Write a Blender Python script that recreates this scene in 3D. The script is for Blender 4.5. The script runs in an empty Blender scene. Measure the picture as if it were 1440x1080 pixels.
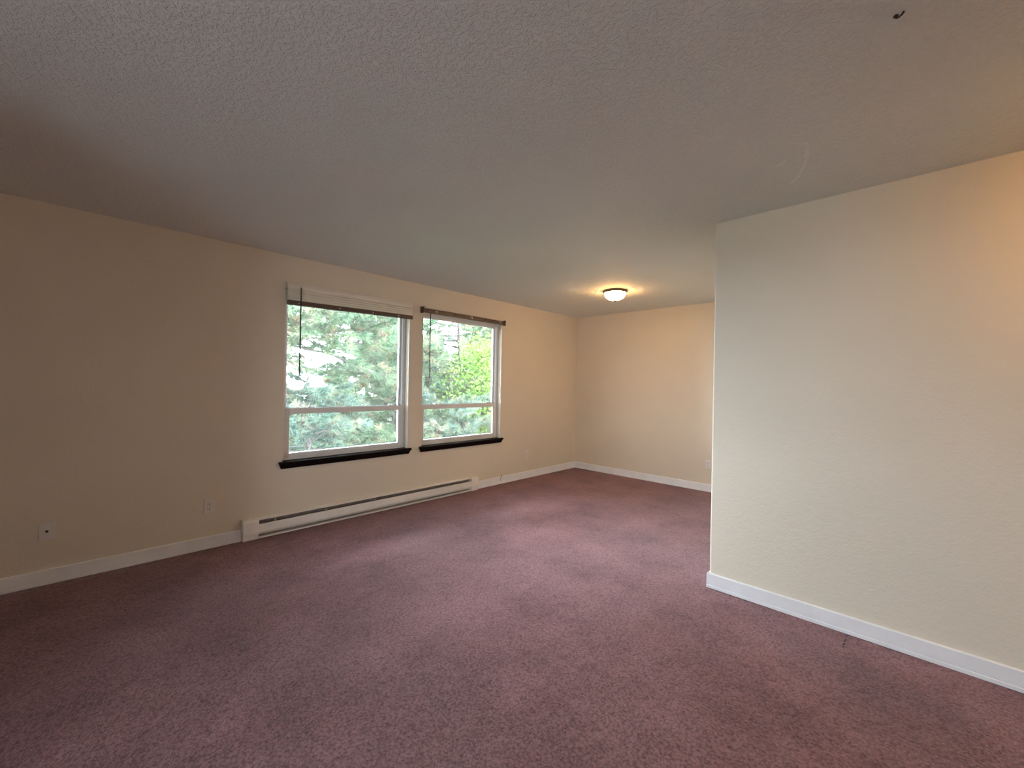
import bpy, math, random
import numpy as np
from mathutils import Vector, Matrix

random.seed(7)
SC = bpy.context.scene
COL = SC.collection
PI = math.pi

# ------------------------------------------------------------------ room measures (metres)
H = 2.44                     # ceiling height
XL = -4.000                  # face of the window wall
YB = 5.645                   # face of the far wall
YR = 2.960                   # face of the right-hand wall that looks at the camera
XE = -0.984                  # its outer corner
XO, YO = 3.3, -2.4           # rest of the room, behind and beside the camera
WT = 0.14                    # wall thickness

# ------------------------------------------------------------------ camera
F_PX, YAW, PITCH, ROLL, CH = 587.85, math.radians(44.0435), math.radians(0.0273), math.radians(1.0472), 1.338
cam_d = bpy.data.cameras.new('camera')
cam = bpy.data.objects.new('camera', cam_d)
COL.objects.link(cam)
cam_d.sensor_width = 36.0
cam_d.lens = F_PX / 1440.0 * 36.0
cam_d.clip_start = 0.02
cam_d.clip_end = 400
_f = Vector((-math.sin(YAW) * math.cos(PITCH), math.cos(YAW) * math.cos(PITCH), math.sin(PITCH)))
_r = Vector((math.cos(YAW), math.sin(YAW), 0))
_u = _r.cross(_f)
_r2 = math.cos(ROLL) * _r + math.sin(ROLL) * _u
_u2 = _r2.cross(_f)
cam.matrix_world = Matrix(((_r2.x, _u2.x, -_f.x, 0), (_r2.y, _u2.y, -_f.y, 0), (_r2.z, _u2.z, -_f.z, CH), (0, 0, 0, 1)))
SC.camera = cam

# ------------------------------------------------------------------ sky, exposure
SKY = 48.0
world = bpy.data.worlds.new('overcast_sky')
SC.world = world
world.use_nodes = True
bg = world.node_tree.nodes['Background']
bg.inputs['Color'].default_value = (0.82, 0.91, 1.02, 1)
bg.inputs['Strength'].default_value = SKY
SC.view_settings.view_transform = 'Standard'
SC.view_settings.look = 'None'
SC.view_settings.gamma = 1.0
SC.view_settings.use_curve_mapping = False
SC.view_settings.exposure = 0.10
SC.cycles.use_denoising = True
SC.cycles.max_bounces = 16
SC.cycles.diffuse_bounces = 8
SC.cycles.glossy_bounces = 4
SC.cycles.transmission_bounces = 8
SC.cycles.transparent_max_bounces = 16
SC.cycles.sample_clamp_indirect = 6.0
SC.cycles.caustics_reflective = False
SC.cycles.caustics_refractive = False

# window openings in the left wall: (y0, y1, z0, z1)
WIN = [(1.248, 2.503, 0.615, 2.145), (2.682, 3.922, 0.615, 2.145)]
FILL_DOOR = (-1.05, -0.35, 0.06, 2.03)          # added, unseen daylight door behind the camera: (x0, x1, z0, z1)
for (y0, y1, z0, z1) in WIN:            # sampling portals for the sky seen through the panes
    ld = bpy.data.lights.new('window_portal', 'AREA')
    ld.shape = 'RECTANGLE'
    ld.size, ld.size_y = (y1 - y0), (z1 - z0)
    ld.cycles.is_portal = True
    lo = bpy.data.objects.new('window_portal', ld)
    COL.objects.link(lo)
    lo.location = (XL - WT - 0.01, (y0 + y1) / 2, (z0 + z1) / 2)
    lo.rotation_euler = (PI / 2, 0, -PI / 2)

ld = bpy.data.lights.new('window_portal', 'AREA')  # portal for the added rear door
ld.shape = 'RECTANGLE'
ld.size, ld.size_y = FILL_DOOR[1] - FILL_DOOR[0], FILL_DOOR[3] - FILL_DOOR[2]
ld.cycles.is_portal = True
lo = bpy.data.objects.new('window_portal', ld)
COL.objects.link(lo)
lo.location = ((FILL_DOOR[0] + FILL_DOOR[1]) / 2, YO - WT - 0.01, (FILL_DOOR[2] + FILL_DOOR[3]) / 2)
lo.rotation_euler = (PI / 2, 0, 0)

# ------------------------------------------------------------------ materials
def new_mat(name):
    m = bpy.data.materials.new(name)
    m.use_nodes = True
    nt = m.node_tree
    return m, nt, nt.nodes['Principled BSDF']

def N(nt, kind, **kw):
    n = nt.nodes.new(kind)
    for k, v in kw.items():
        setattr(n, k, v)
    return n

def ramp(nt, src, stops):
    r = N(nt, 'ShaderNodeValToRGB')
    while len(r.color_ramp.elements) < len(stops):
        r.color_ramp.elements.new(0.5)
    for e, (p, c) in zip(r.color_ramp.elements, stops):
        e.position = p
        e.color = (*c, 1) if len(c) == 3 else c
    nt.links.new(src, r.inputs[0])
    return r.outputs[0]

def noise(nt, scale, detail=3.0, rough=0.5, coord=None):
    if coord is None:
        coord = N(nt, 'ShaderNodeNewGeometry').outputs['Position']
    t = N(nt, 'ShaderNodeTexNoise')
    t.inputs['Scale'].default_value = scale
    t.inputs['Detail'].default_value = detail
    t.inputs['Roughness'].default_value = rough
    nt.links.new(coord, t.inputs['Vector'])
    return t.outputs['Fac']

def math_n(nt, op, a, b=None, c=None):
    n = N(nt, 'ShaderNodeMath', operation=op)
    for i, v in enumerate((a, b, c)):
        if v is None:
            continue
        if isinstance(v, (int, float)):
            n.inputs[i].default_value = v
        else:
            nt.links.new(v, n.inputs[i])
    return n.outputs[0]

def bump(nt, bsdf, height, strength, dist):
    b = N(nt, 'ShaderNodeBump')
    b.inputs['Strength'].default_value = strength
    b.inputs['Distance'].default_value = dist
    nt.links.new(height, b.inputs['Height'])
    nt.links.new(b.outputs[0], bsdf.inputs['Normal'])

def mix_col(nt, fac, a, b):
    n = N(nt, 'ShaderNodeMix', data_type='RGBA')
    for s, v in ((n.inputs[0], fac), (n.inputs[6], a), (n.inputs[7], b)):
        if isinstance(v, (int, float)):
            s.default_value = v
        elif isinstance(v, tuple):
            s.default_value = (*v, 1)
        else:
            nt.links.new(v, s)
    return n.outputs[2]

def flat(name, col, rough=0.5, metal=0.0, var=0.0, vscale=12.0, spec=0.5):
    m, nt, b = new_mat(name)
    b.inputs['Roughness'].default_value = rough
    b.inputs['Metallic'].default_value = metal
    b.inputs['Specular IOR Level'].default_value = spec
    f = noise(nt, vscale, 3)
    lo = tuple(c * (1 - var) for c in col)
    hi = tuple(min(1, c * (1 + var)) for c in col)
    nt.links.new(ramp(nt, f, [(0.3, lo), (0.7, hi)]), b.inputs['Base Color'])
    return m

def wall_paint(name='wall_paint', col=(0.72, 0.645, 0.53)):
    m, nt, b = new_mat(name)
    b.inputs['Roughness'].default_value = 0.55
    b.inputs['Specular IOR Level'].default_value = 0.3
    g = N(nt, 'ShaderNodeNewGeometry').outputs['Position']
    big = noise(nt, 0.9, 3, 0.55, g)
    nt.links.new(ramp(nt, big, [(0.3, tuple(c * 0.965 for c in col)), (0.7, tuple(c * 1.03 for c in col))]), b.inputs['Base Color'])
    h = math_n(nt, 'ADD', noise(nt, 95, 3, 0.6, g), math_n(nt, 'MULTIPLY', noise(nt, 28, 2, 0.5, g), 0.8))
    bump(nt, b, h, 0.55, 0.0028)
    return m

def ceiling_paint():
    m, nt, b = new_mat('ceiling_texture_paint')
    b.inputs['Roughness'].default_value = 0.75
    b.inputs['Specular IOR Level'].default_value = 0.2
    g = N(nt, 'ShaderNodeNewGeometry').outputs['Position']
    splat = ramp(nt, noise(nt, 60, 4, 0.65, g), [(0.42, (0, 0, 0)), (0.58, (1, 1, 1))])
    fine = noise(nt, 130, 2, 0.5, g)
    bump(nt, b, math_n(nt, 'ADD', splat, math_n(nt, 'MULTIPLY', fine, 0.6)), 0.75, 0.0048)
    base = ramp(nt, noise(nt, 0.7, 3, 0.5, g), [(0.3, (0.770, 0.785, 0.755)), (0.7, (0.825, 0.840, 0.810))])
    # old scuff of lighter paint: an open arc and a short dab
    def blob_ring(cx, cy, R, w, a0, a1):
        s = N(nt, 'ShaderNodeSeparateXYZ'); nt.links.new(g, s.inputs[0])
        dx = math_n(nt, 'SUBTRACT', s.outputs[0], cx); dy = math_n(nt, 'SUBTRACT', s.outputs[1], cy)
        d = math_n(nt, 'SQRT', math_n(nt, 'ADD', math_n(nt, 'MULTIPLY', dx, dx), math_n(nt, 'MULTIPLY', dy, dy)))
        d = math_n(nt, 'ADD', d, math_n(nt, 'MULTIPLY', math_n(nt, 'SUBTRACT', noise(nt, 14, 2, 0.5, g), 0.5), 0.03))
        e = math_n(nt, 'ABSOLUTE', math_n(nt, 'SUBTRACT', d, R))
        ring = math_n(nt, 'LESS_THAN', e, w)
        ang = math_n(nt, 'ARCTAN2', dy, dx)
        am = math_n(nt, 'MULTIPLY', math_n(nt, 'GREATER_THAN', ang, a0), math_n(nt, 'LESS_THAN', ang, a1))
        brk = math_n(nt, 'GREATER_THAN', noise(nt, 55, 2, 0.6, g), 0.42)
        return math_n(nt, 'MULTIPLY', math_n(nt, 'MULTIPLY', ring, am), brk)
    a = blob_ring(-1.024, 2.25, 0.651, 0.008, -0.03, 0.63)
    c = blob_ring(-0.50, 2.35, 0.03, 0.008, -0.4, 2.2)
    f = math_n(nt, 'MULTIPLY', math_n(nt, 'MAXIMUM', a, c), 0.55)
    nt.links.new(mix_col(nt, f, base, (0.97, 0.96, 0.94)), b.inputs['Base Color'])
    return m

def carpet_mat():
    m, nt, b = new_mat('mauve_carpet')
    b.inputs['Roughness'].default_value = 0.95
    b.inputs['Specular IOR Level'].default_value = 0.1
    b.inputs['Sheen Weight'].default_value = 0.25
    b.inputs['Sheen Roughness'].default_value = 0.45
    b.inputs['Sheen Tint'].default_value = (0.85, 0.72, 0.78, 1)
    g = N(nt, 'ShaderNodeNewGeometry').outputs['Position']
    pile = noise(nt, 90, 3, 0.7, g)
    clump = noise(nt, 26, 3, 0.6, g)
    track = noise(nt, 2.2, 4, 0.6, g)
    wear = noise(nt, 0.75, 3, 0.55, g)
    c1 = ramp(nt, track, [(0.32, (0.190, 0.098, 0.102)), (0.5, (0.272, 0.142, 0.146)), (0.68, (0.335, 0.182, 0.188))])
    c2 = mix_col(nt, ramp(nt, wear, [(0.38, (0.0, 0.0, 0.0)), (0.62, (0.38, 0.38, 0.38))]), c1, (0.180, 0.118, 0.120))
    dark = ramp(nt, pile, [(0.32, (0.36, 0.34, 0.34)), (0.64, (1.30, 1.28, 1.28))])
    mm = N(nt, 'ShaderNodeMix', data_type='RGBA', blend_type='MULTIPLY')
    mm.inputs[0].default_value = 0.9
    nt.links.new(c2, mm.inputs[6]); nt.links.new(dark, mm.inputs[7])
    # short worn slit beside the baseboard
    s = N(nt, 'ShaderNodeSeparateXYZ'); nt.links.new(g, s.inputs[0])
    wob = math_n(nt, 'MULTIPLY', math_n(nt, 'SUBTRACT', noise(nt, 30, 2, 0.5, g), 0.5), 0.012)
    lx = math_n(nt, 'ADD', math_n(nt, 'SUBTRACT', s.outputs[0], -0.256), wob)
    inx = math_n(nt, 'LESS_THAN', math_n(nt, 'ABSOLUTE', lx), 0.0045)
    iny = math_n(nt, 'MULTIPLY', math_n(nt, 'GREATER_THAN', s.outputs[1], 2.79), math_n(nt, 'LESS_THAN', s.outputs[1], 2.955))
    dots = math_n(nt, 'GREATER_THAN', noise(nt, 70, 1, 0.5, g), 0.46)
    slit = math_n(nt, 'MULTIPLY', math_n(nt, 'MULTIPLY', inx, iny), dots)
    nt.links.new(mix_col(nt, slit, mm.outputs[2], (0.025, 0.012, 0.012)), b.inputs['Base Color'])
    bump(nt, b, math_n(nt, 'ADD', pile, math_n(nt, 'MULTIPLY', clump, 0.5)), 0.9, 0.011)
    return m

def pane_glass():
    m, nt, b = new_mat('window_glass')
    nt.nodes.remove(b)
    out = [n for n in nt.nodes if n.type == 'OUTPUT_MATERIAL'][0]
    tr = N(nt, 'ShaderNodeBsdfTransparent'); tr.inputs[0].default_value = (0.95, 0.975, 0.97, 1)
    gl = N(nt, 'ShaderNodeBsdfGlossy'); gl.inputs['Roughness'].default_value = 0.02
    df = N(nt, 'ShaderNodeBsdfTranslucent'); df.inputs[0].default_value = (0.9, 0.95, 0.95, 1)
    fr = N(nt, 'ShaderNodeFresnel'); fr.inputs[0].default_value = 1.45
    mx = N(nt, 'ShaderNodeMixShader'); nt.links.new(math_n(nt, 'MULTIPLY', fr.outputs[0], 0.9), mx.inputs[0])
    dirt_haze = N(nt, 'ShaderNodeMixShader')  # faint pane dirt, also standing in for the bright haze over the view
    nt.links.new(ramp(nt, noise(nt, 9, 5, 0.65), [(0.35, (0.001, 0.001, 0.001)), (0.75, (0.008, 0.008, 0.008))]), dirt_haze.inputs[0])
    nt.links.new(tr.outputs[0], dirt_haze.inputs[1]); nt.links.new(df.outputs[0], dirt_haze.inputs[2])
    nt.links.new(dirt_haze.outputs[0], mx.inputs[1]); nt.links.new(gl.outputs[0], mx.inputs[2])
    nt.links.new(mx.outputs[0], out.inputs['Surface'])
    return m

def lamp_glass(strength, name):
    m, nt, b = new_mat(name)
    nt.nodes.remove(b)
    out = [n for n in nt.nodes if n.type == 'OUTPUT_MATERIAL'][0]
    em = N(nt, 'ShaderNodeEmission')
    f = noise(nt, 14, 4, 0.6)
    nt.links.new(ramp(nt, f, [(0.3, (1.0, 0.50, 0.16)), (0.7, (1.0, 0.57, 0.22))]), em.inputs[0])
    em.inputs[1].default_value = strength
    tl = N(nt, 'ShaderNodeBsdfTranslucent'); tl.inputs[0].default_value = (0.9, 0.86, 0.75, 1)
    ad = N(nt, 'ShaderNodeAddShader')
    nt.links.new(em.outputs[0], ad.inputs[0]); nt.links.new(tl.outputs[0], ad.inputs[1])
    nt.links.new(ad.outputs[0], out.inputs['Surface'])
    return m

def foliage_mat(name, stops, scale=1.6, trans=0.35):
    m, nt, b = new_mat(name)
    b.inputs['Roughness'].default_value = 0.6
    out = [n for n in nt.nodes if n.type == 'OUTPUT_MATERIAL'][0]
    c = ramp(nt, noise(nt, scale, 5, 0.75), stops)
    fine = ramp(nt, noise(nt, 24, 3, 0.7), [(0.30, (0.45, 0.45, 0.45)), (0.66, (1.7, 1.7, 1.7))])
    mm = N(nt, 'ShaderNodeMix', data_type='RGBA', blend_type='MULTIPLY'); mm.inputs[0].default_value = 1.0
    nt.links.new(c, mm.inputs[6]); nt.links.new(fine, mm.inputs[7]); c = mm.outputs[2]
    nt.links.new(c, b.inputs['Base Color'])
    tl = N(nt, 'ShaderNodeBsdfTranslucent'); nt.links.new(c, tl.inputs[0])
    mx = N(nt, 'ShaderNodeMixShader'); mx.inputs[0].default_value = trans
    nt.links.new(b.outputs[0], mx.inputs[1]); nt.links.new(tl.outputs[0], mx.inputs[2])
    nt.links.new(mx.outputs[0], out.inputs['Surface'])
    return m

M = {}
M['wall'] = wall_paint()
M['ceiling'] = ceiling_paint()
M['carpet'] = carpet_mat()
M['trim'] = flat('white_trim_paint', (0.86, 0.865, 0.88), 0.4, var=0.04, vscale=9)
M['vinyl'] = flat('white_vinyl', (0.74, 0.74, 0.73), 0.35, var=0.02)
M['gasket'] = flat('grey_gasket', (0.22, 0.22, 0.22), 0.6)
M['glass'] = pane_glass()
M['sill'] = flat('black_brown_sill_paint', (0.010, 0.006, 0.005), 0.5, var=0.3, vscale=30, spec=0.03)
M['slat'] = flat('cream_blind_slat', (0.86, 0.81, 0.72), 0.4, var=0.03)
M['rail'] = flat('shade_brown_blind_rail', (0.10, 0.065, 0.05), 0.45, var=0.1)  # dark brown stands in for the shadow on the blind rails
M['headrail'] = flat('cream_headrail', (0.74, 0.69, 0.62), 0.4, var=0.03)
M['wand'] = flat('smoked_plastic_wand', (0.02, 0.018, 0.016), 0.3)
M['heater'] = flat('cream_heater_enamel', (0.86, 0.83, 0.78), 0.35, var=0.03, vscale=20)
M['heater_in'] = flat('heater_inside_metal', (0.36, 0.315, 0.28), 0.55, metal=0.0, var=0.15, vscale=25)
M['fin'] = flat('heater_fin_aluminium', (0.30, 0.28, 0.26), 0.45, metal=0.6)
M['plate'] = flat('white_wall_plate', (0.74, 0.70, 0.66), 0.35, var=0.02)
M['slot'] = flat('dark_socket_slot', (0.02, 0.018, 0.016), 0.6)
M['screw'] = flat('screw_metal', (0.45, 0.43, 0.40), 0.35, metal=0.8)
M['bronze'] = flat('lamp_bronze_metal', (0.16, 0.11, 0.07), 0.35, metal=0.7, var=0.1)
M['shade'] = lamp_glass(60, 'frosted_lamp_glass')
M['shade2'] = lamp_glass(58, 'frosted_lamp_glass_hall')
M['cable'] = flat('brown_cable_sheath', (0.13, 0.075, 0.04), 0.5)
M['hook'] = flat('black_hook_metal', (0.012, 0.011, 0.010), 0.45)
M['bark'] = flat('pine_bark', (0.05, 0.038, 0.035), 0.85, var=0.35, vscale=9)
M['twig'] = flat('twig_bark', (0.035, 0.028, 0.025), 0.85, var=0.3, vscale=6)
M['needle'] = foliage_mat('pine_needles', [(0.26, (0.0158, 0.0405, 0.0246)), (0.44, (0.0405, 0.0792, 0.0387)), (0.55, (0.0792, 0.1056, 0.0528)), (0.64, (0.1496, 0.0880, 0.0616))], 2.6)
M['needle2'] = foliage_mat('blue_pine_needles', [(0.28, (0.0180, 0.0405, 0.0330)), (0.47, (0.0375, 0.0690, 0.0495)), (0.57, (0.0713, 0.0863, 0.0488)), (0.65, (0.1312, 0.0788, 0.0638))], 2.4)
M['leaf'] = foliage_mat('bright_green_leaves', [(0.3, (0.0340, 0.0892, 0.0085)), (0.5, (0.0723, 0.1445, 0.0136)), (0.7, (0.1232, 0.1785, 0.0298))], 2.5, 0.45)
M['deck'] = flat('bounce_deck_paint', (0.62, 0.62, 0.61), 0.7, var=0.1)  # pale so the added deck bounces sky light indoors
M['lawn'] = flat('lawn_grass', (0.025, 0.04, 0.015), 0.9, var=0.35, vscale=3)

# ------------------------------------------------------------------ mesh helpers
def origin(o):
    v = Vector((0, 0, 0))
    while o is not None:
        v += o.location
        o = o.parent
    return v

def props(o, label=None, cat=None, group=None, kind=None):
    for k, v in (('label', label), ('category', cat), ('group', group), ('kind', kind)):
        if v:
            o[k] = v
    return o

def thing(name, loc, label=None, cat=None, group=None, kind=None):
    o = bpy.data.objects.new(name, None)
    o.empty_display_size = 0.1
    COL.objects.link(o)
    o.location = loc
    return props(o, label, cat, group, kind)

class MB:
    """collects geometry in world coordinates; build() links it as one mesh object"""
    def __init__(self):
        self.v, self.f = [], []
    def quad_grid(self, rings, close=True, caps=True):
        n = len(rings[0]); b = len(self.v)
        for r in rings:
            self.v += [tuple(p) for p in r]
        for i in range(len(rings) - 1):
            for j in range(n if close else n - 1):
                k = (j + 1) % n
                self.f.append((b + i * n + j, b + i * n + k, b + (i + 1) * n + k, b + (i + 1) * n + j))
        if caps and close:
            self.f.append(tuple(b + j for j in range(n))[::-1])
            e = b + (len(rings) - 1) * n
            self.f.append(tuple(e + j for j in range(n)))
        return self
    def box(self, x0, x1, y0, y1, z0, z1, ch=0.0):
        if ch <= 0:
            r = lambda z: [(x0, y0, z), (x1, y0, z), (x1, y1, z), (x0, y1, z)]
            return self.quad_grid([r(z0), r(z1)])
        def r(i, z):
            a, b, c, d = x0 + i, x1 - i, y0 + i, y1 - i
            k = ch
            return [(a + k, c, z), (b - k, c, z), (b, c + k, z), (b, d - k, z), (b - k, d, z), (a + k, d, z), (a, d - k, z), (a, c + k, z)]
        return self.quad_grid([r(ch, z0), r(0, z0 + ch), r(0, z1 - ch), r(ch, z1)])
    def prism(self, prof, axis, a, b, a_in=0.0):
        """extrude closed profile along axis ('x' prof=(y,z), 'y' prof=(x,z))"""
        def ring(t):
            return [(t, p, q) if axis == 'x' else (p, t, q) for p, q in prof]
        return self.quad_grid([ring(a), ring(b)])
    def tube(self, pts, rad, n=8, caps=True):
        pts = [Vector(p) for p in pts]
        rings = []
        for i, p in enumerate(pts):
            d = (pts[min(i + 1, len(pts) - 1)] - pts[max(i - 1, 0)]).normalized()
            ref = Vector((0, 0, 1)) if abs(d.z) < 0.9 else Vector((1, 0, 0))
            u = d.cross(ref).normalized(); w = d.cross(u)
            r = rad[i] if isinstance(rad, (list, tuple)) else rad
            rings.append([p + r * (math.cos(t) * u + math.sin(t) * w) for t in [2 * PI * k / n for k in range(n)]])
        return self.quad_grid(rings, True, caps)
    def lathe(self, prof, c, n=32, axis='z', caps=True):
        rings = []
        for r, h in prof:
            ring = []
            for k in range(n):
                t = 2 * PI * k / n
                if axis == 'z':
                    ring.append((c[0] + r * math.cos(t), c[1] + r * math.sin(t), c[2] + h))
                elif axis == 'x':
                    ring.append((c[0] + h, c[1] + r * math.cos(t), c[2] + r * math.sin(t)))
                else:
                    ring.append((c[0] + r * math.cos(t), c[1] + h, c[2] + r * math.sin(t)))
            rings.append(ring)
        return self.quad_grid(rings, True, caps)
    def build(self, name, mat, parent=None, smooth=False, **kw):
        me = bpy.data.meshes.new(name)
        o0 = origin(parent) if parent else Vector((0, 0, 0))
        me.from_pydata([(x - o0.x, y - o0.y, z - o0.z) for x, y, z in self.v], [], self.f)
        import bmesh
        bm = bmesh.new(); bm.from_mesh(me)
        bmesh.ops.recalc_face_normals(bm, faces=bm.faces)
        bm.to_mesh(me); bm.free()
        if smooth:
            for p in me.polygons:
                p.use_smooth = True
        me.materials.append(M[mat] if isinstance(mat, str) else mat)
        ob = bpy.data.objects.new(name, me)
        COL.objects.link(ob)
        ob.parent = parent
        return props(ob, **kw)

def smooth_by_angle(ob, ang=40):
    for p in ob.data.polygons:
        p.use_smooth = True
    try:
        ob.data.set_sharp_from_angle(angle=math.radians(ang))
    except Exception:
        pass
    return ob

# ------------------------------------------------------------------ the setting
# floor, ceiling
def vnoise(rng, X, Y, wl):
    """smooth value noise with feature size wl on the grid X x Y"""
    u, v = X / wl, Y / wl
    i0, j0 = np.floor(u).astype(int), np.floor(v).astype(int)
    lat = rng.random((i0.max() - i0.min() + 2, j0.max() - j0.min() + 2))
    fu, fv = u - i0, v - j0
    i0 -= i0.min(); j0 -= j0.min()
    fu, fv = fu * fu * (3 - 2 * fu), fv * fv * (3 - 2 * fv)
    a = lat[np.ix_(i0, j0)] * (1 - fu)[:, None] + lat[np.ix_(i0 + 1, j0)] * fu[:, None]
    b = lat[np.ix_(i0, j0 + 1)] * (1 - fu)[:, None] + lat[np.ix_(i0 + 1, j0 + 1)] * fu[:, None]
    return a * (1 - fv)[None, :] + b * fv[None, :]

def relief_slab(name, mat, z_face, z_back, hfun, cell, xr, yr, **kw):
    """slab whose room side carries real relief over the seen part; relief hangs from z_face towards the slab"""
    nx, ny = int((xr[1] - xr[0]) / cell) + 1, int((yr[1] - yr[0]) / cell) + 1
    X, Y = np.linspace(xr[0], xr[1], nx), np.linspace(yr[0], yr[1], ny)
    Z = z_face + hfun(X, Y)
    co = np.empty((nx, ny, 3), np.float32)
    co[..., 0], co[..., 1], co[..., 2] = X[:, None], Y[None, :], Z
    # box behind it, over the whole room
    sgn = 1 if z_back > z_face else -1
    zb0, zb1 = z_face + sgn * 0.012, z_back
    x0, x1, y0, y1 = XL - WT, XO + WT, YO - WT, YB + WT
    bx = np.array([(x, y, z) for z in (zb0, zb1) for (x, y) in ((x0, y0), (x1, y0), (x1, y1), (x0, y1))], np.float32)
    bq = np.array([(0, 1, 2, 3), (4, 5, 6, 7), (0, 1, 5, 4), (1, 2, 6, 5), (2, 3, 7, 6), (3, 0, 4, 7)], np.int32)
    # plain margin in the plane of the face around the relief
    mg = []
    for (a, b, c, d) in ((x0, xr[0], y0, y1), (xr[1], x1, y0, y1), (xr[0], xr[1], y0, yr[0]), (xr[0], xr[1], yr[1], y1)):
        mg += [(a, c), (b, c), (b, d), (a, d)]
    mv = np.array([(p, q, z_face + sgn * 0.002) for p, q in mg], np.float32)
    mq = np.arange(16, dtype=np.int32).reshape(4, 4)
    n0 = nx * ny
    ii = np.arange(n0, dtype=np.int32).reshape(nx, ny)
    q = np.stack([ii[:-1, :-1], ii[1:, :-1], ii[1:, 1:], ii[:-1, 1:]], -1).reshape(-1, 4)
    if sgn > 0:
        q = q[:, ::-1]
        mq = mq[:, ::-1]
    V = np.concatenate([co.reshape(-1, 3), bx, mv])
    Q = np.concatenate([q, bq + n0, mq + n0 + 8]).astype(np.int32)
    me = bpy.data.meshes.new(name)
    me.vertices.add(len(V)); me.vertices.foreach_set('co', V.ravel())
    me.loops.add(Q.size); me.loops.foreach_set('vertex_index', Q.ravel())
    me.polygons.add(len(Q)); me.polygons.foreach_set('loop_start', np.arange(0, Q.size, 4, dtype=np.int32))
    sm = np.zeros(len(Q), bool); sm[:len(q)] = True
    me.polygons.foreach_set('use_smooth', sm)
    me.update(calc_edges=True)
    me.materials.append(M[mat])
    ob = bpy.data.objects.new(name, me); COL.objects.link(ob)
    return props(ob, **kw)

def carpet_relief(X, Y):
    r = np.random.default_rng(5)
    h = 0.0042 * vnoise(r, X, Y, 0.030) + 0.0030 * vnoise(r, X, Y, 0.062) + 0.0030 * vnoise(r, X, Y, 0.26)
    return h - 0.0088
relief_slab('floor', 'carpet', 0.0, -0.12, carpet_relief, 0.0125, (XL, 1.0), (-0.75, YB), kind='structure', label='worn mauve wall-to-wall carpet')
MB().box(XL - WT, XO + WT, YO - WT, YB + WT, H, H + 0.12).build('ceiling', 'ceiling', kind='structure', label='off-white ceiling with rough sprayed texture')

# window wall: one slab with two openings
def slab_with_openings(x0, x1, ya, yb, za, zb, holes):
    ys = sorted({ya, yb} | {h[0] for h in holes} | {h[1] for h in holes})
    zs = sorted({za, zb} | {h[2] for h in holes} | {h[3] for h in holes})
    v, f, idx = [], [], {}
    def V(x, y, z):
        k = (x, y, z)
        if k not in idx:
            idx[k] = len(v); v.append(k)
        return idx[k]
    def solid(i, j):
        if i < 0 or j < 0 or i >= len(ys) - 1 or j >= len(zs) - 1:
            return False
        cy, cz = (ys[i] + ys[i + 1]) / 2, (zs[j] + zs[j + 1]) / 2
        return not any(h[0] < cy < h[1] and h[2] < cz < h[3] for h in holes)
    for i in range(len(ys) - 1):
        for j in range(len(zs) - 1):
            if not solid(i, j):
                continue
            a, b, c, d = ys[i], ys[i + 1], zs[j], zs[j + 1]
            f.append((V(x1, a, c), V(x1, b, c), V(x1, b, d), V(x1, a, d)))
            f.append((V(x0, a, c), V(x0, a, d), V(x0, b, d), V(x0, b, c)))
            if not solid(i - 1, j): f.append((V(x0, a, c), V(x1, a, c), V(x1, a, d), V(x0, a, d)))
            if not solid(i + 1, j): f.append((V(x0, b, c), V(x0, b, d), V(x1, b, d), V(x1, b, c)))
            if not solid(i, j - 1): f.append((V(x0, a, c), V(x0, b, c), V(x1, b, c), V(x1, a, c)))
            if not solid(i, j + 1): f.append((V(x0, a, d), V(x1, a, d), V(x1, b, d), V(x0, b, d)))
    m = MB(); m.v, m.f = v, f
    return m
slab_with_openings(XL - WT, XL, YO, YB, 0, H, WIN).build('wall_left', 'wall', kind='structure', label='cream painted window wall')
MB().box(XL - WT, XE, YB, YB + WT, 0, H).build('wall_back', 'wall', kind='structure', label='cream painted far wall of the nook')

# right-hand wall: L-shaped block with a softly rounded outer corner
def right_wall():
    r, n = 0.012, 5
    prof = [(XO, YR)]
    for k in range(n + 1):
        t = -PI / 2 - (PI / 2) * k / n
        prof.append((XE + r + r * math.cos(t), YR + r + r * math.sin(t)))
    prof += [(XE, YB + WT), (XE + WT, YB + WT), (XE + WT, YR + WT), (XO, YR + WT)]
    m = MB()
    m.quad_grid([[(x, y, 0) for x, y in prof], [(x, y, H) for x, y in prof]])
    return m
smooth_by_angle(right_wall().build('wall_right', 'wall', kind='structure', label='cream painted wall ending at an outside corner'), 30)
# the unseen rest of the room closes it off
m = slab_with_openings(YO - WT, YO, XL - WT, XO + WT, 0, H, [FILL_DOOR])
m.v = [(y, x, z) for x, y, z in m.v]
m.build('wall_rear', 'wall', kind='structure')
MB().box(XO, XO + WT, YO, YR + WT, 0, H).build('wall_east', 'wall', kind='structure')

# baseboards: flat board with eased top edge and a slim lip along the carpet
BT, BH = 0.013, 0.096
def bb_prof(sign, face):
    pts = [(0, 0), (BT + 0.0015, 0), (BT + 0.0015, 0.018), (BT - 0.001, 0.0205), (BT - 0.001, 0.0225), (BT, 0.0245), (BT, BH - 0.004), (BT - 0.004, BH), (0, BH)]
    return [(face + sign * a, z) for a, z in pts]
HY0, HY1 = 0.945, 3.500
for (ya, yb) in ((YO, HY0 - 0.004), (HY1 + 0.004, YB)):
    MB().prism(bb_prof(1, XL), 'y', ya, yb).build('baseboard_left', 'trim', kind='structure', label='white baseboard along the window wall')
MB().prism(bb_prof(-1, YB), 'x', XL + BT, XE - BT).build('baseboard_back', 'trim', kind='structure', label='white baseboard along the far wall')
MB().prism(bb_prof(-1, YR), 'x', XE - BT, XO).build('baseboard_right', 'trim', kind='structure', label='white baseboard below the right wall')
MB().prism(bb_prof(-1, XE), 'y', YR - BT + 0.002, YB).build('baseboard_nook', 'trim', kind='structure')
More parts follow.
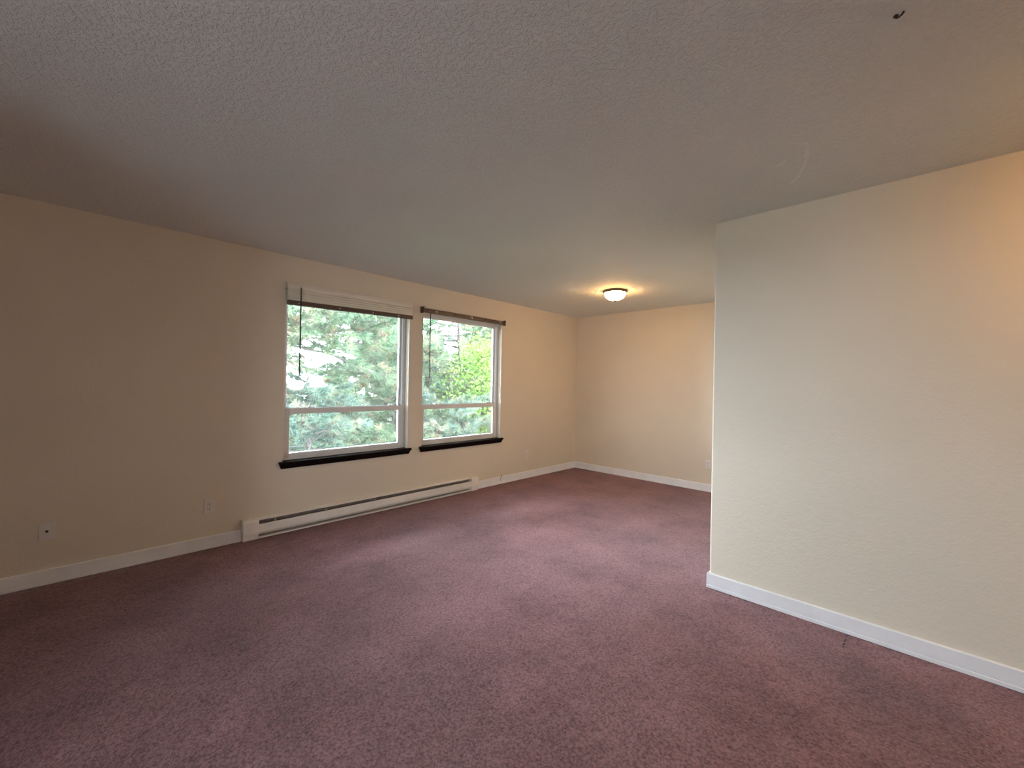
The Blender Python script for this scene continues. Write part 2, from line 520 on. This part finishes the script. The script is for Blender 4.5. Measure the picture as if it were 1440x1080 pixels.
for (xa, xb) in ((XL + BT, FILL_DOOR[0]), (FILL_DOOR[1], XO)):
    MB().prism(bb_prof(1, YO), 'x', xa, xb).build('baseboard_rear', 'trim', kind='structure')
MB().prism(bb_prof(-1, XO), 'y', YO + BT, YR - BT).build('baseboard_east', 'trim', kind='structure')

# ------------------------------------------------------------------ windows
def frame_ring(x0, x1, y0, y1, z0, z1, wl, wr, wb, wt, m=None, ch=0.003):
    m = m or MB()
    m.box(x0, x1, y0, y0 + wl, z0, z1, ch)
    m.box(x0, x1, y1 - wr, y1, z0, z1, ch)
    m.box(x0, x1, y0 + wl - 0.001, y1 - wr + 0.001, z0, z0 + wb, ch)
    m.box(x0, x1, y0 + wl - 0.001, y1 - wr + 0.001, z1 - wt, z1, ch)
    return m

def make_window(n, y0, y1, z0, z1, lab):
    w = thing('window_%d' % n, (XL - 0.09, (y0 + y1) / 2, z0), kind='structure', label=lab)
    FW = 0.038
    zm = 1.083                                # top of the lower sash
    fr = frame_ring(XL - 0.135, XL - 0.07, y0, y1, z0, z1, FW, FW, 0.042, 0.045).build('window_frame', 'vinyl', w)
    # stepped inner track of the fixed upper light
    frame_ring(XL - 0.128, XL - 0.098, y0 + FW, y1 - FW, zm - 0.045, z1 - 0.045, 0.016, 0.026, 0.03, 0.014).build('glazing_bead', 'vinyl', w)
    MB().box(XL - 0.1155, XL - 0.1115, y0 + FW + 0.012, y1 - FW - 0.022, zm - 0.02, z1 - 0.055).build('upper_pane', 'glass', w)
    sash = frame_ring(XL - 0.098, XL - 0.066, y0 + 0.034, y1 - 0.034, z0 + 0.030, zm, 0.040, 0.044, 0.034, 0.052).build('lower_sash', 'vinyl', w)
    MB().box(XL - 0.084, XL - 0.080, y0 + 0.070, y1 - 0.074, z0 + 0.060, zm - 0.046).build('lower_pane', 'glass', sash)
    # gasket line between sash and frame
    MB().box(XL - 0.0985, XL - 0.075, y0 + FW, y1 - FW, zm + 0.0005, zm + 0.004).build('weather_strip', 'gasket', sash)
    for fy in (0.205, 0.865):
        yc = y0 + fy * (y1 - y0)
        lk = MB().box(XL - 0.096, XL - 0.068, yc - 0.032, yc + 0.032, zm, zm + 0.007, 0.002).build('sash_lock', 'vinyl', sash)
        m = MB(); m.lathe([(0.012, 0), (0.012, 0.009), (0.006, 0.013)], (XL - 0.083, yc - 0.008, zm + 0.007), 12)
        m.tube([(XL - 0.081, yc - 0.004, zm + 0.013), (XL - 0.066, yc + 0.012, zm + 0.015), (XL - 0.058, yc + 0.034, zm + 0.012)], [0.005, 0.0045, 0.006], 8)
        m.build('sash_lock_lever', 'vinyl', sash, smooth=True)
    # dark stool: board in the reveal, nosing with mitred, in-sloping ends below
    st = MB()
    st.box(XL - 0.072, XL + 0.001, y0 + 0.001, y1 - 0.001, z0 - 0.012, z0 + 0.002)
    a, b, zt, zb = y0 - 0.036, y1 + 0.034, z0 + 0.002, z0 - 0.058
    rings = []
    for (off, z, ins) in ((0.001, zt, 0.0), (0.030, zt, 0.0), (0.036, zt - 0.006, 0.0), (0.036, zt - 0.018, 0.001), (0.027, zt - 0.024, 0.008), (0.022, zt - 0.040, 0.015), (0.016, zb, 0.024), (0.001, zb, 0.024)):
        rings.append((off, z, ins))
    prof = [[(XL + off, a + ins, z) for off, z, ins in rings], [(XL + off, b - ins, z) for off, z, ins in rings]]
    st.quad_grid(prof)
    st.build('window_sill', 'sill', w, label='black-brown moulded sill')
    return w
make_window(1, *WIN[0], 'white vinyl single-hung window under the raised slatted blind')
make_window(2, *WIN[1], 'white vinyl single-hung window nearer the far corner')

# unseen glazed door and deck, added behind the camera to light the room
dr = thing('fill_door_1', ((FILL_DOOR[0] + FILL_DOOR[1]) / 2, YO - 0.07, FILL_DOOR[2]), kind='structure', label='glazed door added unseen behind the viewer to let in daylight')
a, b, c, d = FILL_DOOR
for nm, (p, q, o) in (('fill_door_leaf', (a, b, 0.0)),):
    m = MB()
    yy0, yy1 = YO - 0.11 + o, YO - 0.08 + o
    m.box(p, p + 0.18, yy0, yy1, c, d, 0.003); m.box(q - 0.18, q, yy0, yy1, c, d, 0.003)
    m.box(p + 0.179, q - 0.179, yy0, yy1, c, c + 0.16, 0.003); m.box(p + 0.179, q - 0.179, yy0, yy1, d - 0.14, d, 0.003)
    pn = m.build(nm, 'vinyl', dr)
    MB().box(p + 0.175, q - 0.175, yy0 + 0.013, yy1 - 0.013, c + 0.155, d - 0.135).build('pane', 'glass', pn)
dk = thing('fill_deck', (-0.4, YO - WT - 1.0, -0.02), kind='structure', label='pale deck added unseen behind the viewer to bounce daylight')  # added deck, throws sky light up to the ceiling
for k in range(20):
    yk = YO - WT - 0.01 - 0.145 * (k + 1)
    MB().box(-4.0, 5.0, yk, yk + 0.139, -0.06, -0.02).build('plank', 'deck', dk)

# ------------------------------------------------------------------ blinds
def wand(parent, y, ztop, zbot, x):
    m = MB()
    m.tube([(x, y, ztop), (x + 0.004, y - 0.002, (ztop + zbot) / 2), (x + 0.002, y - 0.003, zbot + 0.05)], 0.0055, 6)
    o = m.build('tilt_wand', 'wand', parent, smooth=True)
    MB().lathe([(0.0055, 0.06), (0.0075, 0.05), (0.0075, 0.004), (0.004, 0.0)], (x + 0.002, y - 0.003, zbot), 8).build('wand_grip', 'wand', o, smooth=True)
    m = MB(); m.tube([(x - 0.012, y, ztop + 0.012), (x - 0.002, y, ztop + 0.014), (x, y, ztop)], 0.002, 6)
    m.build('wand_hook', 'screw', o)

# raised slatted blind
B1 = (1.254, 2.516)
bl = thing('venetian_blind', (XL + 0.03, (B1[0] + B1[1]) / 2, 2.0), 'cream slatted blind pulled up into a stack above the larger-looking window', 'blind')
m = MB(); m.box(XL + 0.004, XL + 0.046, B1[0], B1[1], 2.163, 2.193, 0.002)
m.build('headrail', 'headrail', bl)
MB().box(XL + 0.046, XL + 0.0495, B1[0] - 0.002, B1[1] + 0.002, 2.158, 2.167).build('headrail_lip', 'slat', bl)
tilt = 0.030
ns = 40
sl0 = None
for k in range(ns):
    t = k / (ns - 1)
    grp = (k // 8) * 0.0035                    # slats sit in loose bundles
    ztop_l = 2.158 - t * 0.100 - grp           # near end hangs a little lower than the far end
    ztop_r = 2.158 - t * 0.078 - grp
    if sl0 is None:
        m = MB()
        w_, L_ = 0.025, B1[1] - B1[0] - 0.008
        prof = [(-w_ / 2, 0.0004), (-w_ / 4, 0.0016), (0, 0.0021), (w_ / 4, 0.0016), (w_ / 2, 0.0004), (w_ / 2, -0.0016), (0, -0.0002), (-w_ / 2, -0.0016)]
        m.quad_grid([[(x, -L_ / 2, z) for x, z in prof], [(x, L_ / 2, z) for x, z in prof]])
        sl0 = m.build('slat', 'slat', None)
        o = sl0
    else:
        o = sl0.copy(); COL.objects.link(o)
    o.parent = bl
    zc = (ztop_l + ztop_r) / 2
    jig = random.uniform(-1, 1)
    o.location = Vector((XL + 0.032 + (0.004 if k % 8 == 7 else 0.0) + jig * 0.0012, (B1[0] + B1[1]) / 2 + jig * 0.002, zc)) - origin(bl)
    o.rotation_euler = (math.atan2(ztop_r - ztop_l, L_), 0, 0)
m = MB()
ya, yb = B1[0] + 0.003, B1[1] - 0.003
prof_l = [(0.018, 2.041), (0.050, 2.041), (0.053, 2.012), (0.049, 2.000), (0.020, 2.000), (0.016, 2.010)]
m.quad_grid([[(XL + x, ya, z) for x, z in prof_l], [(XL + x, yb, z + 0.024) for x, z in prof_l]])
br = m.build('bottom_rail', 'rail', bl, label='bottom rail with its shadow in the brown colour')
for f in (0.07, 0.36, 0.63, 0.86):
    yc = ya + f * (yb - ya)
    MB().lathe([(0.006, -0.002), (0.006, 0.002), (0.003, 0.004)], (XL + 0.0520, yc, 2.019 + 0.024 * f), 10, 'x').build('cord_button', 'headrail', br)
    MB().tube([(XL + 0.0475, yc, 2.163), (XL + 0.0475, yc, 2.03 + 0.03 * f)], 0.0009, 5).build('ladder_cord', 'slat', bl)
for y in (B1[0] - 0.003, B1[1] + 0.003):
    MB().box(XL, XL + 0.050, y - 0.003, y + 0.003, 2.158, 2.197, 0.001).build('bracket', 'headrail', bl)
wand(bl, 1.356, 2.158, 1.385, XL + 0.066)

# bare headrail of the second blind
B2 = (2.655, 3.948)
bl2 = thing('blind_headrail', (XL + 0.03, (B2[0] + B2[1]) / 2, 2.11), 'bare blind headrail, its shade in the brown colour, without slats above the window nearer the corner', 'blind')
m = MB()
y0, y1 = B2
m.box(XL + 0.003, XL + 0.005, y0, y1, 2.128, 2.178)
m.box(XL + 0.003, XL + 0.040, y0, y1, 2.128, 2.130)
m.box(XL + 0.0385, XL + 0.040, y0, y1, 2.128, 2.150)
hr = m.build('headrail_channel', 'rail', bl2)
MB().box(XL + 0.003, XL + 0.030, y0 + 0.012, y1 - 0.012, 2.176, 2.181, 0.001).build('top_flange', 'headrail', bl2)
MB().tube([(XL + 0.020, y0 + 0.01, 2.148), (XL + 0.020, y1 - 0.01, 2.148)], 0.003, 6).build('tilt_rod', 'screw', bl2)
for f in (0.06, 0.14, 0.36, 0.55, 0.74, 0.93):
    yc = y0 + f * (y1 - y0)
    c = MB().box(XL + 0.008, XL + 0.041, yc - 0.007, yc + 0.007, 2.134, 2.164, 0.002).build('cord_drum', 'headrail' if f in (0.14, 0.55, 0.93) else 'rail', bl2)
for y, s in ((y0, -1), (y1, 1)):
    m = MB()
    m.box(XL, XL + 0.044, y - 0.003, y + 0.003, 2.118, 2.188, 0.001)
    m.box(XL, XL + 0.003, min(y, y + s * 0.016), max(y, y + s * 0.016), 2.118, 2.188)
    m.box(XL + 0.003, XL + 0.044, min(y, y - s * 0.020), max(y, y - s * 0.020), 2.182, 2.186)
    m.build('bracket', 'rail', bl2)
wand(bl2, 2.735, 2.130, 1.390, XL + 0.060)

# ------------------------------------------------------------------ baseboard heater
ht = thing('baseboard_heater', (XL, (HY0 + HY1) / 2, 0), 'long cream electric baseboard heater under the windows', 'heater')
D = 0.064
EC = 0.112
ya, yb = HY0 + EC, HY1 - EC
MB().box(XL + 0.0005, XL + 0.004, HY0 + 0.002, HY1 - 0.002, 0.008, 0.172).build('back_plate', 'heater_in', ht)
MB().prism([(XL + 0.004, 0.163), (XL + 0.004, 0.173), (XL + 0.044, 0.168), (XL + 0.055, 0.160), (XL + 0.053, 0.157), (XL + 0.043, 0.163)], 'y', ya - 0.002, yb + 0.002).build('top_cover', 'heater', ht)
MB().prism([(XL + D - 0.003, 0.128), (XL + D, 0.125), (XL + D, 0.060), (XL + D - 0.014, 0.040), (XL + D - 0.017, 0.041), (XL + D - 0.004, 0.061), (XL + D - 0.004, 0.126)], 'y', ya - 0.002, yb + 0.002).build('front_panel', 'heater', ht)
MB().prism([(XL + 0.004, 0.006), (XL + D - 0.008, 0.006), (XL + D - 0.006, 0.020), (XL + D - 0.009, 0.021), (XL + D - 0.011, 0.010), (XL + 0.004, 0.010)], 'y', ya - 0.002, yb + 0.002).build('bottom_lip', 'heater', ht)
MB().prism([(XL + 0.004, 0.118), (XL + 0.006, 0.118), (XL + D - 0.012, 0.140), (XL + D - 0.013, 0.142)], 'y', ya, yb).build('deflector', 'heater_in', ht)
for (a, b) in ((HY0, ya), (yb, HY1)):
    prof = [(XL + 0.001, 0.004), (XL + D - 0.010, 0.004), (XL + D - 0.005, 0.036), (XL + D + 0.001, 0.060), (XL + D + 0.001, 0.150), (XL + D - 0.004, 0.160), (XL + D - 0.018, 0.170), (XL + 0.001, 0.175)]
    MB().prism(prof, 'y', a, b).build('end_cap', 'heater', ht)
m = MB()
m.tube([(XL + 0.032, ya - 0.01, 0.085), (XL + 0.032, yb + 0.01, 0.085)], 0.008, 8)
el = m.build('heating_element', 'fin', ht)
m = MB()
k = 0
y = ya + 0.05
while y < yb - 0.05:
    m.box(XL + 0.012, XL + 0.050, y, y + 0.0008, 0.060, 0.110)
    y += 0.011
m.build('heating_fins', 'fin', el, kind='stuff')
for f in (0.055, 0.24, 0.45, 0.64, 0.85):
    yc = ya + f * (yb - ya)
    MB().box(XL + 0.004, XL + D - 0.006, yc - 0.006, yc + 0.006, 0.124, 0.158).build('support_bracket', 'heater_in', ht)

# ------------------------------------------------------------------ wall plates
def plate_frame(axis, u, zc):
    """maps local (across, out, up) to the wall at across-coordinate u"""
    if axis == 'left':
        return lambda a, o, h: (XL + o, u + a, zc + h)
    return lambda a, o, h: (u + a, YB - o, zc + h)

def pbox(m, T, a0, a1, o0, o1, h0, h1, ch=0.0):
    p, q = T(a0, o0, h0), T(a1, o1, h1)
    lo = [min(p[i], q[i]) for i in range(3)]; hi = [max(p[i], q[i]) for i in range(3)]
    return m.box(lo[0], hi[0], lo[1], hi[1], lo[2], hi[2], ch)

def outlet(axis, u, zc, label):
    T = plate_frame(axis, u, zc)
    t = thing('wall_outlet', T(0, 0, 0), label, 'outlet', 'duplex wall outlets')
    pbox(MB(), T, -0.036, 0.036, 0.0002, 0.006, -0.058, 0.058, 0.002).build('cover_plate', 'plate', t)
    for s in (-1, 1):
        r = pbox(MB(), T, -0.017, 0.017, 0.005, 0.0085, s * 0.0195 - 0.0145, s * 0.0195 + 0.0145, 0.0025).build('receptacle', 'plate', t)
        pbox(MB(), T, -0.0085, -0.0060, 0.008, 0.0088, s * 0.0195 - 0.002, s * 0.0195 + 0.007).build('slot', 'slot', r)
        pbox(MB(), T, 0.0060, 0.0085, 0.008, 0.0088, s * 0.0195 - 0.002, s * 0.0195 + 0.006).build('slot', 'slot', r)
        pbox(MB(), T, -0.0028, 0.0028, 0.008, 0.0088, s * 0.0195 - 0.0105, s * 0.0195 - 0.0055).build('slot', 'slot', r)
    pbox(MB(), T, -0.003, 0.003, 0.0055, 0.0072, -0.003, 0.003, 0.001).build('screw', 'screw', t)
    return t
outlet('left', 0.724, 0.335, 'white duplex outlet beside the near end of the baseboard heater')
outlet('left', 4.455, 0.338, 'small white duplex outlet between the windows and the far corner')
outlet('back', -1.912, 0.345, 'white duplex outlet on the far wall beside the outside corner')
T = plate_frame('left', -0.134, 0.340)
t = thing('cable_jack_plate', T(0, 0, 0), 'blank white jack plate with one dark centre port on the shadowed wall', 'wall plate')
pbox(MB(), T, -0.036, 0.036, 0.0002, 0.006, -0.058, 0.058, 0.002).build('cover_plate', 'plate', t)
m = MB(); m.lathe([(0.0075, -0.002), (0.0075, 0.004), (0.005, 0.008), (0.003, 0.010)], T(0, 0.006, 0), 12, 'x'); m.build('coax_port', 'slot', t)
for s in (-1, 1):
    m = MB(); m.lathe([(0.003, -0.001), (0.003, 0.001), (0.001, 0.0016)], T(0, 0.006, s * 0.042), 8, 'x'); m.build('screw', 'plate', t)

# cable stub that leaves the baseboard past the heater
m = MB()
m.tube([(XL + 0.010, 3.925, 0.052), (XL + 0.026, 3.925, 0.054), (XL + 0.034, 3.918, 0.066), (XL + 0.030, 3.922, 0.084), (XL + 0.022, 3.938, 0.096), (XL + 0.020, 3.946, 0.108)], 0.0038, 8)
t = thing('cable_stub', (XL + 0.013, 3.925, 0.052), 'short brown cable end poking from the baseboard beyond the heater', 'cable')
m.build('cable_sheath', 'cable', t, smooth=True)
MB().lathe([(0.0055, 0), (0.0055, 0.012), (0.002, 0.013), (0.001, 0.018)], (XL + 0.020, 3.947, 0.105), 8).build('cable_tip', 'screw', t)

# ------------------------------------------------------------------ flush ceiling lamps
def ceiling_lamp(x, y, label, shade, watts, cols, group='flush ceiling lamps'):
    t = thing('ceiling_lamp', (x, y, H), label, 'lamp', group)
    m = MB()
    m.lathe([(0.06, 0.0), (0.133, 0.0), (0.138, -0.006), (0.138, -0.018), (0.133, -0.026), (0.124, -0.030), (0.118, -0.026), (0.118, -0.012), (0.06, -0.010)], (x, y, H), 40)
    smooth_by_angle(m.build('pan', 'bronze', t, label='dark bronze rim'), 35)
    m = MB()
    prof = [(0.120, -0.022), (0.120, -0.030), (0.117, -0.045), (0.110, -0.062), (0.097, -0.079), (0.077, -0.094), (0.050, -0.104), (0.024, -0.108), (0.012, -0.109)]
    m.lathe(prof, (x, y, H), 40, caps=False)
    m.build('glass_shade', shade, t, smooth=True, label='glowing frosted glass bowl')
    MB().lathe([(0.016, -0.106), (0.016, -0.111), (0.008, -0.114), (0.010, -0.121), (0.004, -0.126)], (x, y, H), 16).build('finial', 'bronze', t, smooth=True)
    for k, (s, c) in enumerate(zip((-1, 1), cols)):
        bx, by = x + s * 0.045 * math.cos(YAW), y + s * 0.045 * math.sin(YAW)
        MB().lathe([(0.013, -0.012), (0.013, -0.040), (0.016, -0.042)], (bx, by, H), 14).build('bulb_socket', 'plate', t)
        ld = bpy.data.lights.new('bulb', 'POINT')
        ld.energy = watts; ld.color = c; ld.shadow_soft_size = 0.022
        lo = bpy.data.objects.new('bulb', ld); COL.objects.link(lo)
        lo.parent = t; lo.location = (bx - x, by - y, -0.060)
    return t
WARM = (1.0, 0.60, 0.26)
ceiling_lamp(-2.517, 4.288, 'small glowing flush ceiling lamp with frosted glass bowl in the far nook', 'shade', 1.2, ((1.0, 0.86, 0.72), (1.0, 0.74, 0.30)))
ceiling_lamp(0.95, 2.30, 'glowing flush ceiling lamp out of the picture past the right wall', 'shade2', 1.2, (WARM, WARM))

# ------------------------------------------------------------------ small black hook in the ceiling
t = thing('ceiling_hook', (-0.055, 1.650, H), 'tiny black hook screwed into the ceiling near the picture top', 'hook')
hx, hy = -0.057, 1.651
m = MB(); m.lathe([(0.006, 0.0), (0.0065, -0.003), (0.003, -0.006)], (hx, hy, H), 10); m.build('collar', 'hook', t, smooth=True)
m = MB()
m.tube([(hx, hy, H - 0.003), (hx + 0.001, hy, H - 0.008), (hx + 0.007, hy - 0.004, H - 0.011), (hx + 0.014, hy - 0.008, H - 0.009), (hx + 0.018, hy - 0.010, H - 0.004)], [0.0022, 0.0024, 0.0022, 0.0026, 0.0028], 8)
m.build('hook_bend', 'hook', t, smooth=True)

# ------------------------------------------------------------------ outdoors, seen through the panes
GZ = -3.1
MB().box(-75, XL - WT - 0.3, -45, 60, GZ - 0.2, GZ).build('ground', 'lawn', kind='structure')

def tri_mesh(name, V, mat, parent, **kw):
    """V: (n,3,3) array of triangles in world coordinates"""
    n = len(V)
    o0 = origin(parent)
    co = (V.reshape(-1, 3) - np.array(o0[:])).astype(np.float32)
    me = bpy.data.meshes.new(name)
    me.vertices.add(3 * n); me.vertices.foreach_set('co', co.ravel())
    me.loops.add(3 * n); me.loops.foreach_set('vertex_index', np.arange(3 * n, dtype=np.int32))
    me.polygons.add(n); me.polygons.foreach_set('loop_start', np.arange(0, 3 * n, 3, dtype=np.int32))
    me.update(calc_edges=True)
    me.materials.append(M[mat])
    ob = bpy.data.objects.new(name, me); COL.objects.link(ob); ob.parent = parent
    return props(ob, **kw)

def unit(a):
    return a / np.maximum(np.linalg.norm(a, axis=-1, keepdims=True), 1e-9)

def needles(rng, P, Dn, per, length, width, spread):
    """tufts of needles: P positions, Dn directions"""
    n = len(P)
    P = np.repeat(P, per, 0); D_ = np.repeat(Dn, per, 0)
    d = unit(D_ + rng.normal(0, spread, (n * per, 3)))
    L = length * rng.uniform(0.65, 1.15, (n * per, 1))
    s = unit(np.cross(d, rng.normal(0, 1, (n * per, 3))))
    P = P + D_ * rng.uniform(-0.06, 0.06, (n * per, 1)) * length * 4
    droop = np.zeros_like(P); droop[:, 2] = -0.12 * L[:, 0]
    return np.stack([P + s * width, P - s * width, P + d * L + droop], 1)

def leaves(rng, P, per, rad, size):
    n = len(P) * per
    C = np.repeat(P, per, 0) + rng.normal(0, rad, (n, 3))
    d = unit(rng.normal(0, 1, (n, 3)) + np.array([0, 0, -0.3]))
    s = unit(np.cross(d, rng.normal(0, 1, (n, 3))))
    L = size * rng.uniform(0.6, 1.2, (n, 1))
    a, b = C, C + d * L
    m = C + d * L * 0.45
    nrm = unit(np.cross(d, s)) * L * 0.08
    t1 = np.stack([a, m + s * L * 0.32 + nrm, b], 1)
    t2 = np.stack([a, b, m - s * L * 0.32 + nrm], 1)
    return np.concatenate([t1, t2])

def make_tree(name, label, base, top, z_first, spread_fn, n_br, seed, kind='pine', mat='needle', trunk_r=0.14, per=34, nl=0.17, nw=0.0048,
              step=0.16, lean=(0, 0), group=None, branch_sides=5, elev=(-0.1, 0.35), az=None, ltuft=0.22, lsize=0.075, boughs=()):
    rng = np.random.default_rng(seed)
    x, y, z = base
    t = thing(name, base, label, 'tree', group)
    hgt = top - z
    pts, rad = [], []
    for i in range(9):
        f = i / 8
        pts.append((x + lean[0] * f + 0.05 * math.sin(5 * f + seed), y + lean[1] * f + 0.05 * math.cos(4 * f + seed), z + hgt * f))
        rad.append(trunk_r * (1 - 0.88 * f))
    MB().tube(pts, rad, 9).build('trunk', 'bark', t, smooth=True)
    TP, TD = [], []
    for k in range(n_br + len(boughs)):
        f = (k + rng.uniform(0, 0.9)) / n_br
        bg_ = boughs[k - n_br] if k >= n_br else None
        if bg_:
            f = (bg_[0] - z_first) / (top - z_first) / 0.97
        zb = z_first + (top - z_first) * f * 0.97
        g = (zb - z) / hgt
        o = np.array([x + lean[0] * g, y + lean[1] * g, zb])
        a = (k * 2.399963 + rng.uniform(-0.4, 0.4)) if az is None else rng.uniform(*az)
        L = spread_fn(f) * rng.uniform(0.75, 1.1)
        e = rng.uniform(*elev)
        bare = False
        if bg_:
            a, L, e, bare = bg_[1], bg_[2], bg_[3], len(bg_) > 4
        d = np.array([math.cos(a) * math.cos(e), math.sin(a) * math.cos(e), math.sin(e)])
        bp = [o]
        nseg = max(4, int(L / 0.26))
        dd = d.copy()
        for i in range(nseg):
            dd = unit(dd + rng.normal(0, 0.10, 3) + np.array([0, 0, -0.02 if i < nseg * 0.6 else 0.07]))
            bp.append(bp[-1] + dd * L / nseg)
        m = MB()
        r0 = trunk_r * 0.30 * (1 - 0.6 * f)
        m.tube([tuple(p) for p in bp], [max(0.006, r0 * (1 - 0.85 * i / nseg)) for i in range(nseg + 1)], branch_sides)
        for i in range(1, nseg + 1):
            fr = i / nseg
            if fr < 0.22 or (bare and fr < 0.5):
                continue
            for side in (-1, 1):
                bd = unit(bp[i] - bp[i - 1])
                sd = unit(np.cross(bd, [0, 0, 1.0])) * side
                td = unit(bd * rng.uniform(0.4, 1.0) + sd * rng.uniform(0.5, 1.1) + np.array([0, 0, rng.uniform(-0.25, 0.45)]))
                tl = L * rng.uniform(0.14, 0.30) * (1.15 - 0.6 * fr)
                tp = bp[i] - bd * rng.uniform(0, L / nseg)
                tq = tp + td * tl + np.array([0, 0, 0.05 * tl])
                m.tube([tuple(tp), tuple((tp + tq) / 2 + rng.normal(0, 0.015, 3)), tuple(tq)], [0.008, 0.006, 0.004], 4)
                if bare:
                    continue
                ntf = max(2, int(tl / step))
                for q in range(ntf + 1):
                    u = 0.25 + 0.75 * q / ntf
                    TP.append(tp + (tq - tp) * u + rng.normal(0, 0.03, 3))
                    TD.append(unit(td + rng.normal(0, 0.35, 3) + np.array([0, 0, 0.25])))
            if fr > 0.75 and not bare:
                TP.append(bp[i]); TD.append(unit(bp[i] - bp[i - 1]))
        m.build('branch', 'twig', t)
    TP, TD = np.array(TP), np.array(TD)
    if kind == 'pine':
        tri_mesh('needles', needles(rng, TP, TD, per, nl, nw, 0.55), mat, t, kind='stuff')
    else:
        tri_mesh('leaves', leaves(rng, TP, per, ltuft, lsize), mat, t, kind='stuff')
    return t

G1 = 'pine trees outside the windows'
# big pine whose trunk shows through the window nearer the corner
make_tree('pine_tree', 'tall pine with a leaning pinkish trunk behind the window nearer the corner', (-9.9, 8.1, GZ), 4.0, -1.6, lambda f: 3.4 * (1 - 0.55 * f), 64, 11, lean=(0.3, -0.5), trunk_r=0.17, group=G1, step=0.11, per=40,
          boughs=[(z_, -PI / 2 + da, l_, e_) for z_, da, l_, e_ in ((0.9, 0.15, 3.6, 0.1), (1.1, -0.2, 3.4, 0.12), (1.4, 0.3, 3.2, 0.15), (1.7, 0.0, 3.4, 0.12), (1.9, -0.3, 3.3, 0.1), (2.1, 0.2, 3.5, 0.12), (2.4, 0.0, 3.6, 0.05), (2.6, 0.3, 3.8, 0.05), (2.8, -0.1, 3.9, 0.05), (3.0, 0.15, 4.0, 0.02), (3.2, -0.25, 3.8, 0.0), (3.4, 0.1, 3.6, 0.0))]
          + [(2.0, -PI / 2 + 0.05, 4.4, -0.02, 1), (1.8, -PI / 2 - 0.1, 4.3, 0.04, 1)])
# pine whose boughs hang into the top of the first window
make_tree('pine_tree', 'pine whose boughs hang across the top of the blind window', (-8.6, 0.7, GZ), 3.9, 1.9, lambda f: 3.0 * (1 - 0.45 * f), 14, 23, elev=(0.0, 0.14), az=(0.9, 2.3), trunk_r=0.15, group=G1, step=0.11, per=44,
          boughs=[(z_, PI / 2 + da, l_, e_) for z_, da, l_, e_ in ((2.2, 0.3, 4.2, 0.03), (2.25, -0.2, 4.4, 0.03), (2.35, 0.12, 4.8, 0.02), (2.45, -0.05, 5.0, 0.02), (2.15, 0.2, 3.6, 0.03), (2.3, 0.0, 4.2, 0.02), (2.4, 0.25, 4.4, 0.01), (2.5, -0.15, 4.6, 0.02), (2.6, 0.1, 4.4, 0.02), (2.7, -0.25, 4.5, 0.0), (2.8, 0.15, 4.6, 0.0), (2.95, -0.05, 4.4, 0.0), (3.1, 0.2, 4.4, 0.0))])
# lower, dense pines that fill the lower panes
make_tree('pine_tree', 'low dense bluish pine filling the lower panes of the blind window', (-8.3, 3.1, GZ), 1.30, -2.0, lambda f: 1.9 * (1 - 0.72 * f) + 0.3, 60, 31, mat='needle2', trunk_r=0.10, elev=(0.0, 0.5), group=G1, step=0.11, per=44)
make_tree('pine_tree', 'young pine with browning needles between the two windows', (-9.1, 5.3, GZ), 2.35, -2.0, lambda f: 2.0 * (1 - 0.62 * f) + 0.3, 74, 37, mat='needle', trunk_r=0.10, elev=(0.0, 0.5), group=G1, step=0.11, per=44)
make_tree('pine_tree', 'low bluish pine in the lower pane of the window nearer the corner', (-7.6, 6.0, GZ), 1.0, -2.0, lambda f: 1.6 * (1 - 0.70 * f) + 0.25, 54, 41, mat='needle2', trunk_r=0.09, elev=(0.0, 0.5), group=G1, step=0.11, per=44)
# broadleaf tree
make_tree('leafy_tree', 'bright green broadleaf tree behind the window nearer the corner', (-8.1, 7.25, GZ), 2.25, -1.0, lambda f: 1.25 * math.sin(PI * min(1, 0.2 + 0.75 * f)), 34, 53, kind='leaf', mat='leaf', trunk_r=0.09, per=16, step=0.20, elev=(0.1, 0.8))
# farther trees
far = [(-19.0, 8.2, 2.0, 61), (-23, 13.4, 2.4, 67), (-16.5, 11.6, 3.8, 71), (-18.0, 15.2, 5.4, 73), (-18.5, 5.4, 1.6, 79), (-15.5, 14.6, 5.4, 83), (-15.0, 9.3, 3.9, 89), (-16.2, 8.2, 4.5, 97)]
lab = ['far pointed conifer below the patch of open sky', 'far conifer just right of the sky patch', 'far conifer behind the young browning pine', 'far tall conifer behind the leaning pine', 'far low conifer at the near edge of the blind window', 'far tall conifer behind the broadleaf tree', 'far conifer behind the post between the two windows', 'far slim conifer behind the middle of the blind window']
for (fx, fy, ft, sd), lb in zip(far, lab):
    make_tree('conifer', lb, (fx, fy, GZ), ft, GZ + 0.5, lambda f: 2.6 * (1 - f) + 0.25, 70, sd, mat='needle', trunk_r=0.16, per=40, nl=0.28, nw=0.017, step=0.26, elev=(-0.1, 0.25), group='far conifers')
